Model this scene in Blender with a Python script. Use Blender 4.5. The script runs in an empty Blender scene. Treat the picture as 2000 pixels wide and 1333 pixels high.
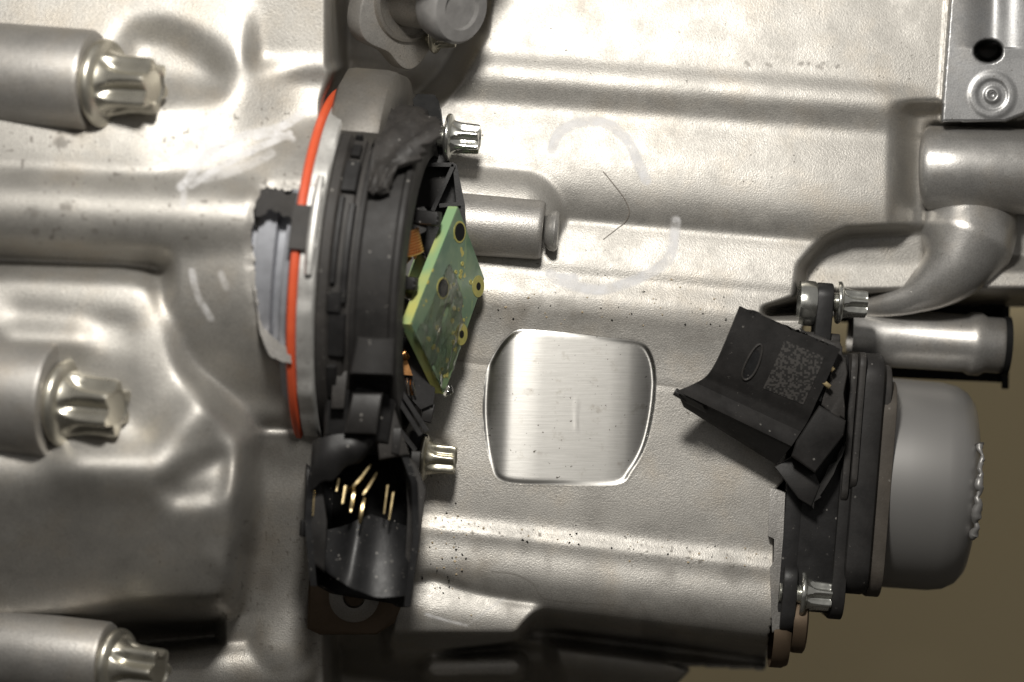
import bpy, math, random
import numpy as np
from mathutils import Matrix, Vector

# ---------------------------------------------------------------- units: 1 model unit = 0.1 mm
S = 1e-4
D = 6000.0                      # camera distance from the plane z = 0 (units)
C = bpy.context.scene.collection
scene = bpy.context.scene
rng = np.random.default_rng(7)
random.seed(7)

def W(p):                       # model (right, up, toward viewer) -> world metres
    p = np.asarray(p, float)
    return np.stack([p[..., 0] * S, -p[..., 2] * S, p[..., 1] * S], -1)
def P(px, py, z=0.0):           # photo position at height z -> model point
    k = (D - z) / D
    return np.array([(px - 1000) * k, (666.5 - py) * k, z], float)
def V(*a): return np.array(a, float)
def nrm(v): return v / np.linalg.norm(v)

# ---------------------------------------------------------------- camera, world, lamp, exposure
cam = bpy.data.cameras.new("camera"); camo = bpy.data.objects.new("camera", cam); C.objects.link(camo)
cam.sensor_width = 36.0; cam.lens = 36.0 * D / 2000.0
camo.location = (0, -D * S, 0); camo.rotation_euler = (math.radians(90), 0, 0)
cam.clip_start = 0.02; cam.clip_end = 50
cam.dof.use_dof = True; cam.dof.focus_distance = (D + 170) * S; cam.dof.aperture_fstop = 8.0
scene.camera = camo
world = bpy.data.worlds.new("World"); scene.world = world; world.use_nodes = True
bg = world.node_tree.nodes["Background"]; bg.inputs[0].default_value = (1.0, 0.97, 0.93, 1); bg.inputs[1].default_value = 0.205
lamp = bpy.data.lights.new("flash", 'SPOT'); lamp.shadow_soft_size = 230 * S; lamp.energy = 4.1
lamp.spot_size = math.radians(80); lamp.spot_blend = 1.0
lamp.color = (1.0, 0.965, 0.905)
lo = bpy.data.objects.new("flash", lamp); C.objects.link(lo)
lp = V(-60, 1680, 2500); lo.location = W(lp)
lo.rotation_euler = (Vector(W(V(-120, 480, -100))) - Vector(W(lp))).to_track_quat('-Z', 'Y').to_euler()
scene.view_settings.view_transform = 'Standard'; scene.view_settings.look = 'None'
scene.view_settings.exposure = 0; scene.view_settings.gamma = 1

# ---------------------------------------------------------------- object helpers
def tag(o, label=None, cat=None, group=None, kind=None):
    if label: o["label"] = label
    if cat: o["category"] = cat
    if group: o["group"] = group
    if kind: o["kind"] = kind
    return o
def thing(name, p, label, cat, group=None, frame=None, scale=1.0):
    o = bpy.data.objects.new(name, None); C.objects.link(o); o.empty_display_size = 0.005
    if frame is None: o.location = W(p)
    else:
        a, u, t = [W(v) / S for v in frame]
        M = Matrix(((a[0], u[0], t[0], 0), (a[1], u[1], t[1], 0), (a[2], u[2], t[2], 0), (0, 0, 0, 1)))
        o.matrix_world = Matrix.Translation(Vector(W(p))) @ M @ Matrix.Scale(scale, 4)
    return tag(o, label, cat, group)
def origin(o):
    v = Vector((0, 0, 0))
    while o: v += o.location; o = o.parent
    return np.array(v)

class MB:
    def __init__(s): s.v = []; s.f = []; s.n = 0
    def add(s, verts, faces):
        verts = np.asarray(verts, float).reshape(-1, 3)
        s.f += [tuple(i + s.n for i in f) for f in faces]; s.v.append(verts); s.n += len(verts); return s
    def hexa(s, p):               # p: 8 points, bottom ring then top ring
        return s.add(p, [(3, 2, 1, 0), (4, 5, 6, 7), (0, 1, 5, 4), (1, 2, 6, 5), (2, 3, 7, 6), (3, 0, 4, 7)])
    def prism(s, ring0, ring1):
        n = len(ring0); ring0 = np.asarray(ring0); ring1 = np.asarray(ring1)
        return s.add(np.concatenate([ring0, ring1]), [tuple(range(n))[::-1], tuple(range(n, 2 * n))] + [(i, (i + 1) % n, n + (i + 1) % n, n + i) for i in range(n)])
    def loops(s, rings, closed=True, cap=(True, True)):
        m = len(rings); n = len(rings[0]); f = []
        for j in range(m - 1):
            for i in range(n if closed else n - 1):
                k = (i + 1) % n; f.append((j * n + i, j * n + k, (j + 1) * n + k, (j + 1) * n + i))
        if cap[0]: f.append(tuple(range(n))[::-1])
        if cap[1]: f.append(tuple((m - 1) * n + i for i in range(n)))
        return s.add(np.concatenate([np.asarray(r) for r in rings]), f)
    def lathe(s, fr, prof, n=96, a0=0, a1=360, cap=(False, False)):
        c, a, u, t = fr; full = abs(a1 - a0) >= 360
        ph = np.radians(np.linspace(a0, a1, n, endpoint=not full))
        d = np.cos(ph)[:, None] * u + np.sin(ph)[:, None] * t
        return s.loops([c + sv * a + r * d for sv, r in prof], closed=full, cap=cap)
    def tube(s, pts, r, n=10, cap=True):
        pts = np.asarray(pts, float); rs = np.broadcast_to(np.asarray(r, float), (len(pts),)); rings = []
        up = V(0.13, 0.31, 0.94)
        for i, p in enumerate(pts):
            tg = nrm(pts[min(i + 1, len(pts) - 1)] - pts[max(i - 1, 0)])
            if abs(np.dot(tg, up)) > .95: up = V(.9, .3, .1)
            e1 = nrm(np.cross(tg, up)); e2 = np.cross(tg, e1); up = -e2 if np.dot(-e2, up) > 0 else e2
            th = np.arange(n) / n * 2 * np.pi
            rings.append(p + rs[i] * (np.cos(th)[:, None] * e1 + np.sin(th)[:, None] * np.cross(tg, e1)))
        return s.loops(rings, cap=(cap, cap))
    def extrude(s, fr, out, s0, s1, bev=4):   # out: (u,t) outline, rounded edges
        c, a, u, t = fr; out = np.asarray(out, float); ctr = out.mean(0)
        rad = np.linalg.norm(out - ctr, axis=1).mean(); rings = []
        for sv, ins in ((s0, bev), (s0 + bev * .3, bev * .3), (s0 + bev, 0), (s1 - bev, 0), (s1 - bev * .3, bev * .3), (s1, bev)):
            o = ctr + (out - ctr) * (1 - ins / rad)
            rings.append(c + sv * a + o[:, :1] * u + o[:, 1:] * t)
        return s.loops(rings)
    def build(s, name, mat, parent=None, ang=38, local=False):
        v = np.concatenate(s.v)
        w = v * S if local else W(v) - (origin(parent) if parent else 0)
        me = bpy.data.meshes.new(name); me.from_pydata(w.tolist(), [], s.f); me.materials.append(mat)
        import bmesh as _b
        bm = _b.new(); bm.from_mesh(me); _b.ops.recalc_face_normals(bm, faces=bm.faces); 
        lim = math.radians(ang)
        for e in bm.edges: e.smooth = not (len(e.link_faces) == 2 and e.calc_face_angle(0) > lim)
        for f in bm.faces: f.smooth = True
        bm.to_mesh(me); bm.free()
        o = bpy.data.objects.new(name, me); C.objects.link(o)
        if parent: o.parent = parent
        return o
def rrect(h, w, r, n=6, cu=0, ct=0):          # rounded rectangle outline in (u,t)
    o = []
    for k, (su, st) in enumerate(((1, 1), (-1, 1), (-1, -1), (1, -1))):
        for i in range(n + 1):
            an = math.radians(90 * i / n) + (0, math.pi / 2, math.pi, 1.5 * math.pi)[k]
            o.append((cu + su * (h - r) + r * math.cos(an), ct + st * (w - r) + r * math.sin(an)))
    return np.array(o)
def frame(tz, roll=5.0):                     # axis running to the right, turned tz degrees to the viewer
    a_, r_ = math.radians(tz), math.radians(roll)
    a = V(math.cos(a_) * math.cos(r_), -math.cos(a_) * math.sin(r_), math.sin(a_))
    u = V(math.sin(r_), math.cos(r_), 0); return a, u, np.cross(a, u)
def jag(pts, amp, sub=4, seed=1):            # ragged closed outline
    g = np.random.default_rng(seed); pts = np.asarray(pts, float); out = []
    for i in range(len(pts)):
        p, q = pts[i], pts[(i + 1) % len(pts)]
        for k in range(sub):
            e = np.zeros(pts.shape[1]); e[:2] = g.normal(0, amp, 2) if k else 0
            out.append(p + (q - p) * k / sub + e)
    return np.array(out)

# ---------------------------------------------------------------- materials
class NT:
    def __init__(s, name):
        s.m = bpy.data.materials.new(name); s.m.use_nodes = True; s.t = s.m.node_tree
        s.b = s.t.nodes["Principled BSDF"]; s.tc = s.t.nodes.new("ShaderNodeTexCoord")
    def n(s, typ, **kw):
        o = s.t.nodes.new(typ)
        for k, v in kw.items(): setattr(o, k, v)
        return o
    def l(s, a, b): s.t.links.new(a, b)
    def noise(s, scale, detail=3, rough=.6, vec=None, stretch=None):
        o = s.n("ShaderNodeTexNoise"); o.inputs["Scale"].default_value = scale; o.inputs["Detail"].default_value = detail; o.inputs["Roughness"].default_value = rough
        src = s.tc.outputs["Object"]
        if stretch:
            mp = s.n("ShaderNodeMapping"); mp.inputs["Scale"].default_value = stretch; s.l(src, mp.inputs[0]); src = mp.outputs[0]
        s.l(src, o.inputs["Vector"]); return o.outputs["Fac"]
    def ramp(s, fac, stops):
        o = s.n("ShaderNodeValToRGB"); e = o.color_ramp.elements
        while len(e) < len(stops): e.new(.5)
        for i, (p, c) in enumerate(stops):
            e[i].position = p; e[i].color = (c, c, c, 1) if not hasattr(c, '__len__') else (*c, 1)
        s.l(fac, o.inputs[0]); return o.outputs[0]
    def mix(s, fac, a, b, mode='MIX'):
        o = s.n("ShaderNodeMix", data_type='RGBA', blend_type=mode)
        for sock, v in ((o.inputs[0], fac), (o.inputs[6], a), (o.inputs[7], b)):
            if hasattr(v, 'is_linked') or hasattr(v, 'links'): s.l(v, sock)
            elif hasattr(v, '__len__'): sock.default_value = (*v, 1)
            else: sock.default_value = v
        return o.outputs[2]
    def math(s, op, a, b=0.0, clamp=False):
        o = s.n("ShaderNodeMath", operation=op, use_clamp=clamp)
        for sock, v in ((o.inputs[0], a), (o.inputs[1], b)):
            if hasattr(v, 'links'): s.l(v, sock)
            else: sock.default_value = v
        return o.outputs[0]
    def attr(s, name): return s.n("ShaderNodeAttribute", attribute_name=name).outputs["Fac"]
    def bump(s, h, strength, dist):
        o = s.n("ShaderNodeBump"); o.inputs["Strength"].default_value = strength; o.inputs["Distance"].default_value = dist
        s.l(h, o.inputs["Height"]); s.l(o.outputs[0], s.b.inputs["Normal"]); return o
    def set(s, **kw):
        for k, v in kw.items():
            sock = s.b.inputs[k.replace("_", " ")]
            if hasattr(v, 'links'): s.l(v, sock)
            elif hasattr(v, '__len__') and len(v) == 3: sock.default_value = (*v, 1)
            else: sock.default_value = v

def casting(name, base=(.57, .548, .508), rough=.50, marks=False, stain=.33, grain=1.0, met=.70):
    t = NT(name)
    big = t.ramp(t.noise(45, 5, .65), [(.3, 0.0), (.7, 1.0)])
    col = t.mix(big, tuple(c * (1 - stain) for c in base), base)
    warm = t.ramp(t.noise(90, 4, .6), [(.50, 0.0), (.74, .7)])
    col = t.mix(warm, col, (base[0] * .72, base[1] * .66, base[2] * .58))
    fine = t.noise(3400, 1, .5)
    col = t.mix(t.ramp(fine, [(.3, .48), (.64, 0.0)]), col, tuple(c * .45 for c in base))
    speck = t.ramp(t.noise(1500, 1, .4), [(.735, 0.0), (.76, .8)])
    patch = t.ramp(t.noise(70, 3), [(.45, 0.0), (.62, 1.0)])
    sp = t.math('MULTIPLY', speck, patch)
    col = t.mix(sp, col, (.05, .035, .02))
    metal = t.math('SUBTRACT', met, sp, True)
    ro = t.ramp(t.noise(160, 4, .7), [(.3, rough - .07), (.7, rough + .08)])
    if marks:
        ch = t.attr("chalk"); di = t.attr("dirt_shade")
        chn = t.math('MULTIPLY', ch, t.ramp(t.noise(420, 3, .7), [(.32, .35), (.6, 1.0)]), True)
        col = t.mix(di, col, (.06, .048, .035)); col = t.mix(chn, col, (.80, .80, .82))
        metal = t.math('SUBTRACT', metal, t.math('ADD', t.math('MULTIPLY', chn, .85), t.math('MULTIPLY', di, .5)), True)
        ro = t.math('ADD', ro, t.math('MULTIPLY', chn, .3), True)
    t.set(Base_Color=col, Metallic=metal, Roughness=ro)
    h = fine
    t.bump(h, .5 * grain, 1e-4)
    return t.m
def metal(name, base, rough, bump=.1, scale=900, dirt_shade=.0, met=1.0):
    t = NT(name); nz = t.noise(300, 4, .6)
    col = t.mix(t.ramp(nz, [(.35, 0.0), (.7, 1.0)]), tuple(c * .82 for c in base), base)
    if dirt_shade: col = t.mix(t.ramp(t.noise(600, 4, .7), [(.55, 0.0), (.7, dirt_shade)]), col, (.06, .045, .03))
    t.set(Base_Color=col, Metallic=met, Roughness=t.ramp(t.noise(500, 3), [(.3, max(.03, rough - .06)), (.7, rough + .08)]))
    t.bump(t.noise(scale, 3, .6), bump, 1e-4); return t.m
def plastic(name, base=(.013, .0125, .0125), rough=.42, dust=.5, grain=.25, film=0.0, spec=.36):
    t = NT(name)
    col = t.mix(t.ramp(t.noise(220, 5, .65), [(.35, 0.0), (.72, 1.0)]), base, tuple(c * 1.5 + .004 for c in base))
    if film: col = t.mix(t.ramp(t.noise(130, 5, .7), [(.35, 0.0), (.75, film)]), col, (.13, .115, .10))
    sp = t.n("ShaderNodeTexVoronoi"); sp.inputs["Scale"].default_value = 560; t.l(t.tc.outputs["Object"], sp.inputs["Vector"])
    dots = t.ramp(sp.outputs["Distance"], [(.10, 1.0), (.16, 0.0)])
    sc = t.n("ShaderNodeSeparateColor"); t.l(sp.outputs["Color"], sc.inputs[0])
    few = t.ramp(sc.outputs[0], [(1 - .22 * dust, 0.0), (1 - .22 * dust + .02, 1.0)])
    col = t.mix(t.math('MULTIPLY', dots, t.math('MULTIPLY', few, t.ramp(t.noise(700, 2), [(.35, 0.0), (.7, .7)]))), col, (.42, .40, .37))
    crumbs = t.math('MULTIPLY', t.ramp(t.noise(1900, 2, .5), [(.70, 0.0), (.74, .55)]), t.ramp(t.noise(110, 3, .6), [(.62 - .25 * dust, 0.0), (.8 - .2 * dust, 1.0)]))
    col = t.mix(crumbs, col, (.30, .28, .25))
    t.set(Base_Color=col, Roughness=t.ramp(t.noise(260, 4), [(.3, rough - .06), (.7, rough + .12)]), Specular_IOR_Level=spec)
    t.bump(t.noise(2200, 3, .7), grain, 1e-4); return t.m

M = {}
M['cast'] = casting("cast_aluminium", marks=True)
M['cast2'] = casting("cast_aluminium_boss", base=(.54, .52, .49), rough=.46)
M['castdark'] = casting("cast_aluminium_dirty", base=(.36, .34, .31), rough=.45, stain=.4)
M['smooth'] = casting("cast_aluminium_smooth", base=(.58, .565, .54), rough=.36, stain=.18, grain=.35)
M['zinc'] = metal("zinc_plate", (.74, .74, .69), .22, .06, 700, met=.95)
M['zincold'] = metal("zinc_yellowed", (.56, .53, .43), .30, .15, 500, .5, met=.85)
M['zinc2'] = metal("zinc_satin", (.68, .65, .56), .30, .12, 500, .25, met=.9)
M['steel'] = metal("bright_steel", (.72, .70, .66), .12, .04)
M['scraped'] = metal("scraped_aluminium", (.72, .71, .68), .5, .7, 260, .35, met=.7)
M['greym'] = metal("grey_machined_ring", (.36, .37, .40), .45, .03, met=.45)
M['gold'] = metal("gold_pin", (.78, .62, .34), .28, .08)
M['copper'] = metal("copper_wire", (.80, .40, .16), .30, .1)
M['plastic'] = plastic("black_plastic", dust=.5, rough=.40)
M['plastic2'] = plastic("black_plastic_dusty", (.022, .0205, .0195), .55, 1.0, .5, film=.2)
M['matte'] = plastic("black_plastic_matte", (.014, .0133, .013), .50, .55, .3, film=.07, spec=.32)
M['glossy'] = plastic("black_plastic_glossy", (.010, .010, .0105), .44, 2.4, .35, spec=.42)
M['capgrey'] = plastic("grey_cap_plastic", (.15, .146, .142), .42, .1, .1, spec=.5)
M['dark'] = plastic("dark_cavity", (.008, .008, .008), .6, .2, .2, spec=.12)
M['dust'] = plastic("dusty_edge", (.055, .047, .038), .6, .6, .5, film=.3)
M['rust'] = metal("brown_steel", (.12, .085, .055), .55, .3, 500, .4, met=.6)
t = NT("grey_cap"); t.set(Base_Color=t.mix(t.noise(40, 2), (.29, .283, .275), (.34, .333, .322)), Roughness=.42, Metallic=.55); M['cap2'] = t.m
t = NT("orange_silicone"); t.set(Base_Color=t.mix(t.noise(300, 3), (.58, .075, .028), (.70, .12, .045)), Roughness=.42); M['orange'] = t.m
t = NT("white_ceramic"); t.set(Base_Color=(.75, .73, .68), Roughness=.3); M['white'] = t.m
t = NT("hair_fibre"); t.set(Base_Color=(.20, .175, .15), Roughness=.5); M['hair'] = t.m
t = NT("crumb"); t.set(Base_Color=(.5, .40, .26), Roughness=.7); M['crumb'] = t.m
# brushed, milled aluminium with horizontal cutter lines
t = NT("milled_aluminium")
ln = t.noise(1, 4, .7, stretch=(160, 160, 5200)); ln2 = t.noise(1, 3, .6, stretch=(900, 900, 60))
col = t.mix(t.ramp(ln, [(.3, 0.0), (.7, 1.0)]), (.40, .39, .37), (.52, .51, .485))
col = t.mix(t.ramp(t.noise(260, 5, .7), [(.58, 0.0), (.74, .5)]), col, (.20, .17, .13))
sp = t.ramp(t.noise(1300, 2, .5), [(.71, 0.0), (.75, .9)]); col = t.mix(sp, col, (.05, .04, .03))
tan = t.n("ShaderNodeTangent", direction_type='UV_MAP', uv_map="UVMap")
t.set(Base_Color=col, Metallic=1.0, Roughness=.37, Anisotropic=.75, Tangent=tan.outputs[0], Anisotropic_Rotation=0.25)
t.bump(t.math('ADD', ln, t.math('MULTIPLY', t.noise(900, 3), .4)), .25, 4e-5); M['milled'] = t.m
# circuit board lacquer
t = NT("green_board")
cl = t.mix(t.ramp(t.noise(120, 3, .6), [(.35, 0.0), (.65, 1.0)]), (.08, .15, .095), (.17, .235, .14))
tr = t.ramp(t.noise(1, 2, .5, stretch=(350, 350, 90)), [(.58, 0.0), (.60, .55)]); cl = t.mix(tr, cl, (.18, .26, .12))
cl = t.mix(t.ramp(t.noise(700, 1, .3), [(.70, 0.0), (.73, .9)]), cl, (.42, .36, .08))
t.set(Base_Color=cl, Roughness=.16, Specular_IOR_Level=.6, Coat_Weight=.6, Coat_Roughness=.08)
t.bump(t.noise(260, 3, .6), .5, 2e-4); M['board'] = t.m
t = NT("board_edge"); t.set(Base_Color=t.mix(t.ramp(t.noise(90, 2), [(.4, 0.0), (.6, 1.0)]), (.26, .42, .22), (.52, .52, .16)), Roughness=.45); M['boardedge'] = t.m
t = NT("clear_resin"); t.set(Base_Color=(.96, .97, .92), Roughness=.05, Transmission_Weight=1.0, IOR=1.55)
t.bump(t.noise(330, 2, .5), .7, 5e-4); M['resin'] = t.m
t = NT("pad_gold"); t.set(Base_Color=t.mix(t.noise(500, 3), (.22, .24, .08), (.58, .50, .14)), Roughness=.35, Metallic=.2); M['pad'] = t.m
# worn laser mark: random dots
t = NT("laser_mark"); v = t.n("ShaderNodeTexVoronoi", distance='CHEBYCHEV'); v.inputs["Scale"].default_value = 2500; v.inputs["Randomness"].default_value = .5
t.l(t.tc.outputs["Object"], v.inputs["Vector"]); sc = t.n("ShaderNodeSeparateColor"); t.l(v.outputs["Color"], sc.inputs[0])
t.set(Base_Color=t.mix(t.ramp(sc.outputs[0], [(.50, 0.0), (.54, 1.0)]), (.021, .020, .019), (.062, .058, .054)), Roughness=.5); M['mark'] = t.m
M['fray'] = plastic("frayed_plastic", (.16, .155, .155), .45, .1, .5)
t = NT("shade_floor_dark"); t.set(Base_Color=t.mix(t.noise(8, 4), (.035, .032, .028), (.06, .055, .048)), Roughness=.7); M['shade_floor'] = t.m
t = NT("painted_wall"); t.set(Base_Color=t.mix(t.noise(6, 3), (.84, .70, .43), (.88, .74, .46)), Roughness=.85); M['wall'] = t.m
# ================================================================= the housing: a sculpted height field in two castings
def smooth(x): x = np.clip(x, 0, 1); return x * x * (3 - 2 * x)
def blur(a, r, it=2):
    for _ in range(it):
        for ax in (0, 1):
            p = [(0, 0), (0, 0)]; p[ax] = (r + 1, r); b = np.pad(a, p, mode='edge'); c = b.cumsum(ax)
            n = 2 * r + 1
            a = (np.take(c, range(n, n + a.shape[ax]), ax) - np.take(c, range(0, a.shape[ax]), ax)) / n
    return a
def smax(a, b, k): h = np.clip(.5 + .5 * (a - b) / k, 0, 1); return b + (a - b) * h + k * h * (1 - h)
def seg(X, Y, p, q):
    dx, dy = q[0] - p[0], q[1] - p[1]; L = max(dx * dx + dy * dy, 1e-9)
    t_ = np.clip(((X - p[0]) * dx + (Y - p[1]) * dy) / L, 0, 1)
    return np.hypot(X - p[0] - t_ * dx, Y - p[1] - t_ * dy), t_
def line(X, Y, pts): return np.min([seg(X, Y, pts[i], pts[i + 1])[0] for i in range(len(pts) - 1)], axis=0)
def sdf(X, Y, pts):              # > 0 inside
    d = line(X, Y, list(pts) + [pts[0]]); ins = np.zeros(X.shape, bool)
    for i in range(len(pts)):
        (x0, y0), (x1, y1) = pts[i], pts[(i + 1) % len(pts)]
        if y0 == y1: continue
        c_ = (y0 > Y) != (y1 > Y); ins ^= c_ & (X < (x1 - x0) * (Y - y0) / (y1 - y0) + x0)
    return np.where(ins, d, -d)
def vnoise(X, Y, cell, seed):
    g = np.random.default_rng(seed).random((int(3000 / cell) + 4, int(3000 / cell) + 4)) * 2 - 1
    fx = (X + 200) / cell; fy = (Y + 200) / cell; ix = fx.astype(int); iy = fy.astype(int)
    tx = smooth(fx - ix); ty = smooth(fy - iy)
    return (g[iy, ix] * (1 - tx) + g[iy, ix + 1] * tx) * (1 - ty) + (g[iy + 1, ix] * (1 - tx) + g[iy + 1, ix + 1] * tx) * ty
def spline(pts, n=8):
    pts = [np.array(p, float) for p in pts]; out = []
    for i in range(len(pts) - 1):
        a, b, c, d = pts[max(i - 1, 0)], pts[i], pts[i + 1], pts[min(i + 2, len(pts) - 1)]
        for k in range(n):
            u = k / n; out.append(.5 * ((2 * b) + (c - a) * u + (2 * a - 5 * b + 4 * c - d) * u * u + (3 * b - a - 3 * c + d) * u ** 3))
    return out + [pts[-1]]
def table(tab, y, zref_y, zref):
    ys = np.arange(-200, 1500, 1.0); ks = np.interp(ys, [p[0] for p in tab], [p[1] for p in tab])
    k = np.ones(9) / 9; ks = np.convolve(np.pad(ks, 4, 'edge'), k, 'valid')
    z = np.cumsum(ks); z += zref - np.interp(zref_y, ys, z); return np.interp(y, ys, z)

STEP = 2.5
xs = np.arange(-70, 2085, STEP); ys_ = np.arange(-70, 1400, STEP)
X, Y = np.meshgrid(xs, ys_)

# ---- main casting (right of the sensor); slope tables: + leans up, - leans down
yr = Y - (0.07 + 0.045 * (Y - 115) / 930) * (X - 1000)
TM = [(-200, .0), (60, -.02), (88, -.12), (104, .06), (118, .36), (134, .12), (150, -.18), (170, -.55), (195, -.50), (212, -.06), (228, .12), (290, .0), (350, -.22), (385, -.45),
      (408, -.66), (418, -.60), (426, .36), (440, .16), (505, .02), (514, -.22), (524, -.15), (538, .30), (556, .30), (574, .0), (600, -.16), (660, -.10), (740, .02), (900, .07), (1005, .02),
      (1022, .12), (1034, .55), (1044, .50), (1056, -.05), (1068, .05), (1090, .22), (1120, .05), (1150, -.35), (1170, -.8), (1190, -1.7), (1202, -16), (1218, -16), (1226, -.1), (1236, .1), (1240, 9), (1247, 9), (1254, .3), (1268, -.1), (1280, -.9), (1300, -2.5), (1500, -2.5)]
zM = table(TM, yr, 800, -230) + .10 * np.minimum(yr - 600, 0) + .10 * np.minimum(yr - 540, 0)
# ribs on the upper casting stop short of the corner mount
zr100 = float(table(TM, np.array([100.]), 800, -230)[0]) - 94
endx = smooth((X - 1720) / 120)
flat_top = -230 + .10 * (yr - 600) + 10 - 62
zM = np.where(yr < 205, zM * (1 - endx) + (table([(-200, .14), (400, .08)], yr, 100, zr100) * endx), zM)
# end of the big cylinder: rolls away into the groove beside the elbow
q = smooth((X - 1735 + .02 * (Y - 200)) / 62); lowc = (Y > 205) & (Y < 470)
zM = zM - 70 * q * smooth((Y - 195) / 30) * smooth((500 - Y) / 30)
# shadowed recess with the crescent edge
cres = [(1568, 523), (1590, 495), (1615, 472), (1655, 455), (1720, 452), (2090, 440), (2090, 610), (1500, 610), (1560, 590)]
sc_ = sdf(X, Y, cres)
zrec = table([(-200, 0), (515, .0), (528, .30), (570, .30), (577, -10), (600, -10), (606, 0), (640, 0)], Y + .01 * (X - 1600), 500, -345)
m = smooth((sc_ + 8) / 12); zM = zM * (1 - m) + zrec * m
far = smooth((X - 1800) / 40) * smooth((Y - 236) / 14) * (1 - smooth((Y - 500) / 30)); zM = zM * (1 - far) - 400 * far
# corner mount (machined)
cm = [(1862, -90), (2090, -90), (2090, 150), (2040, 205), (2000, 225), (1965, 238), (1838, 240)]
s_cm = sdf(X, Y, cm)
zcm = zr100 + 22 + 0 * X
gx = X - (1938 - .02 * Y); zcm = zcm + np.where(Y < 95, -20 * np.exp(-(gx / 30) ** 2) * smooth((118 - Y) / 25), 0)
dh = np.hypot(X - 1930, (Y - 100) * 1.25); zcm -= 420 * (1 - smooth((dh - 22) / 8))
db = np.hypot(X - 1938, Y - 186); zcm += 2.5 * (1 - smooth((db - 40) / 10)) - 3 * (1 - smooth((db - 27) / 6)) + 4 * (1 - smooth((db - 13) / 5)) - 12 * (1 - smooth((db - 5) / 3))
mcm = smooth((s_cm + 3) / 6); zM = zM * (1 - mcm) + zcm * mcm
# recess round the plug at the top
rec = sdf(X, Y, [(640, -90), (945, -90), (930, 60), (880, 150), (820, 215), (640, 190)])
zM -= 330 * smooth((rec + 22) / 44)
# ridge behind the small boss, and cooling seam
d_, t_ = seg(X, Y, (840, 402), (1015, 418)); zr = -292 + np.sqrt(np.clip(92 ** 2 - d_ ** 2, 0, None)); zM = smax(zM, np.where(d_ < 92, zr, -900), 14)
# bulge low beside the socket
bl = sdf(X, Y, spline([(760, 1150), (840, 1120), (900, 1140), (980, 1168), (1058, 1184), (1030, 1235), (1000, 1258), (900, 1275), (760, 1290), (760, 1150)], 4))
zb = table([(-200, 0), (1120, .35), (1185, .32), (1215, -.05), (1250, -.45), (1300, -1.2)], Y - .12 * (X - 900), 1180, -205)
mb = smooth((bl + 4) / 16); zM = zM * (1 - mb) + zb * mb
low = smooth((1062 - X + (Y - 1190) * .3) / 25) * smooth((Y - 1235) / 40); zM = zM - 160 * low
d_, t_ = seg(X, Y, (850, 1305), (1000, 1302)); zM = smax(zM, np.where(d_ < 26, -420 + np.sqrt(np.clip(26 ** 2 - d_ ** 2, 0, None)), -900), 10)
# casting seam
sm = line(X, Y, [(890, 704), (1010, 718), (1180, 738), (1335, 757), (1500, 775)]); zM_ns = zM.copy(); zM -= 2.2 * np.exp(-(sm / 2.6) ** 2)
# milled pad
pad = spline([(1020, 643), (1090, 648), (1180, 659), (1248, 668), (1272, 690), (1282, 735), (1278, 800), (1262, 870), (1235, 920), (1205, 947), (1100, 947), (985, 941), (958, 905), (945, 840), (943, 780), (952, 720), (975, 676), (1000, 650), (1020, 643)], 5)
s_pad = sdf(X, Y, pad); xx = X + .055 * (Y - 800)
xk = np.arange(900, 1330, 5.0); pk = np.cumsum(5 * np.interp(xk, [900, 945, 985, 1005, 1060, 1190, 1225, 1262, 1330], [.44, .38, .17, .0, -.07, -.06, -.09, -.22, -.26]))
zp = np.interp(xx, xk, pk) - np.interp(1110, xk, pk) + .03 * (Y - 800)
zM0 = zM_ns; zp = zp + zM0[(np.abs(X - 1110) < 3) & (np.abs(Y - 800) < 3)].mean() + 2 + .1 * (1 - smooth((np.abs(X - 1125) - 2) / 4)) * smooth((Y - 770) / 20) * smooth((850 - Y) / 20)

# ---- gear casting (left of the sensor)
yl = Y - .05 * (X - 200)
TL = [(-200, .2), (20, .22), (70, .25), (200, .25), (248, .22), (312, .14), (328, -.1), (345, 0), (500, .02), (520, .16), (600, .13), (680, .03), (760, -.05), (850, .05), (880, .34), (915, .30), (945, -.1), (975, -.46), (1190, -.62), (1500, -.62)]
base = table(TL, yl, 420, 138)
slope_x = .10 * (330 - X) * smooth((X - 60) / 200); base = base
lobe = spline([(-200, 495), (150, 500), (262, 506), (325, 535), (358, 610), (392, 712), (475, 808), (512, 850), (505, 960), (492, 1090), (478, 1180), (438, 1216), (300, 1222), (-200, 1226), (-200, 495)], 5)
s_lobe = sdf(X, Y, lobe)
zl = base - (95 + 120 * smooth((Y - 800) / 90)) * (1 - smooth((s_lobe + 6) / 52)) - 12 * (1 - smooth((s_lobe) / 110))
zl = np.where(Y > 1190, zl - 240 * smooth((Y + .02 * X - 1212) / 30), zl)
# step along the second boss (raised apron, crease and pockets)
s_p2 = sdf(X, Y, [(300, 950), (360, 905), (428, 872), (455, 890), (452, 955), (425, 984), (335, 992)]); zl -= 24 * smooth((s_p2 + 4) / 22)
d_, _ = seg(X, Y, (150, 905), (300, 905)); d2, _ = seg(X, Y, (300, 905), (395, 800)); dd = np.minimum(d_, d2)
zl += 34 * np.exp(-(dd / 52) ** 2)
d_, _ = seg(X, Y, (20, 662), (150, 662)); zl += 16 * np.exp(-(d_ / 34) ** 2)
d_, _ = seg(X, Y, (30, 615), (240, 640)); zl -= 10 * np.exp(-(d_ / 30) ** 2)
d_, _ = seg(X, Y, (445, 1120), (415, 1090)); zl += 9 * np.exp(-(d_ / 14) ** 2)
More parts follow.
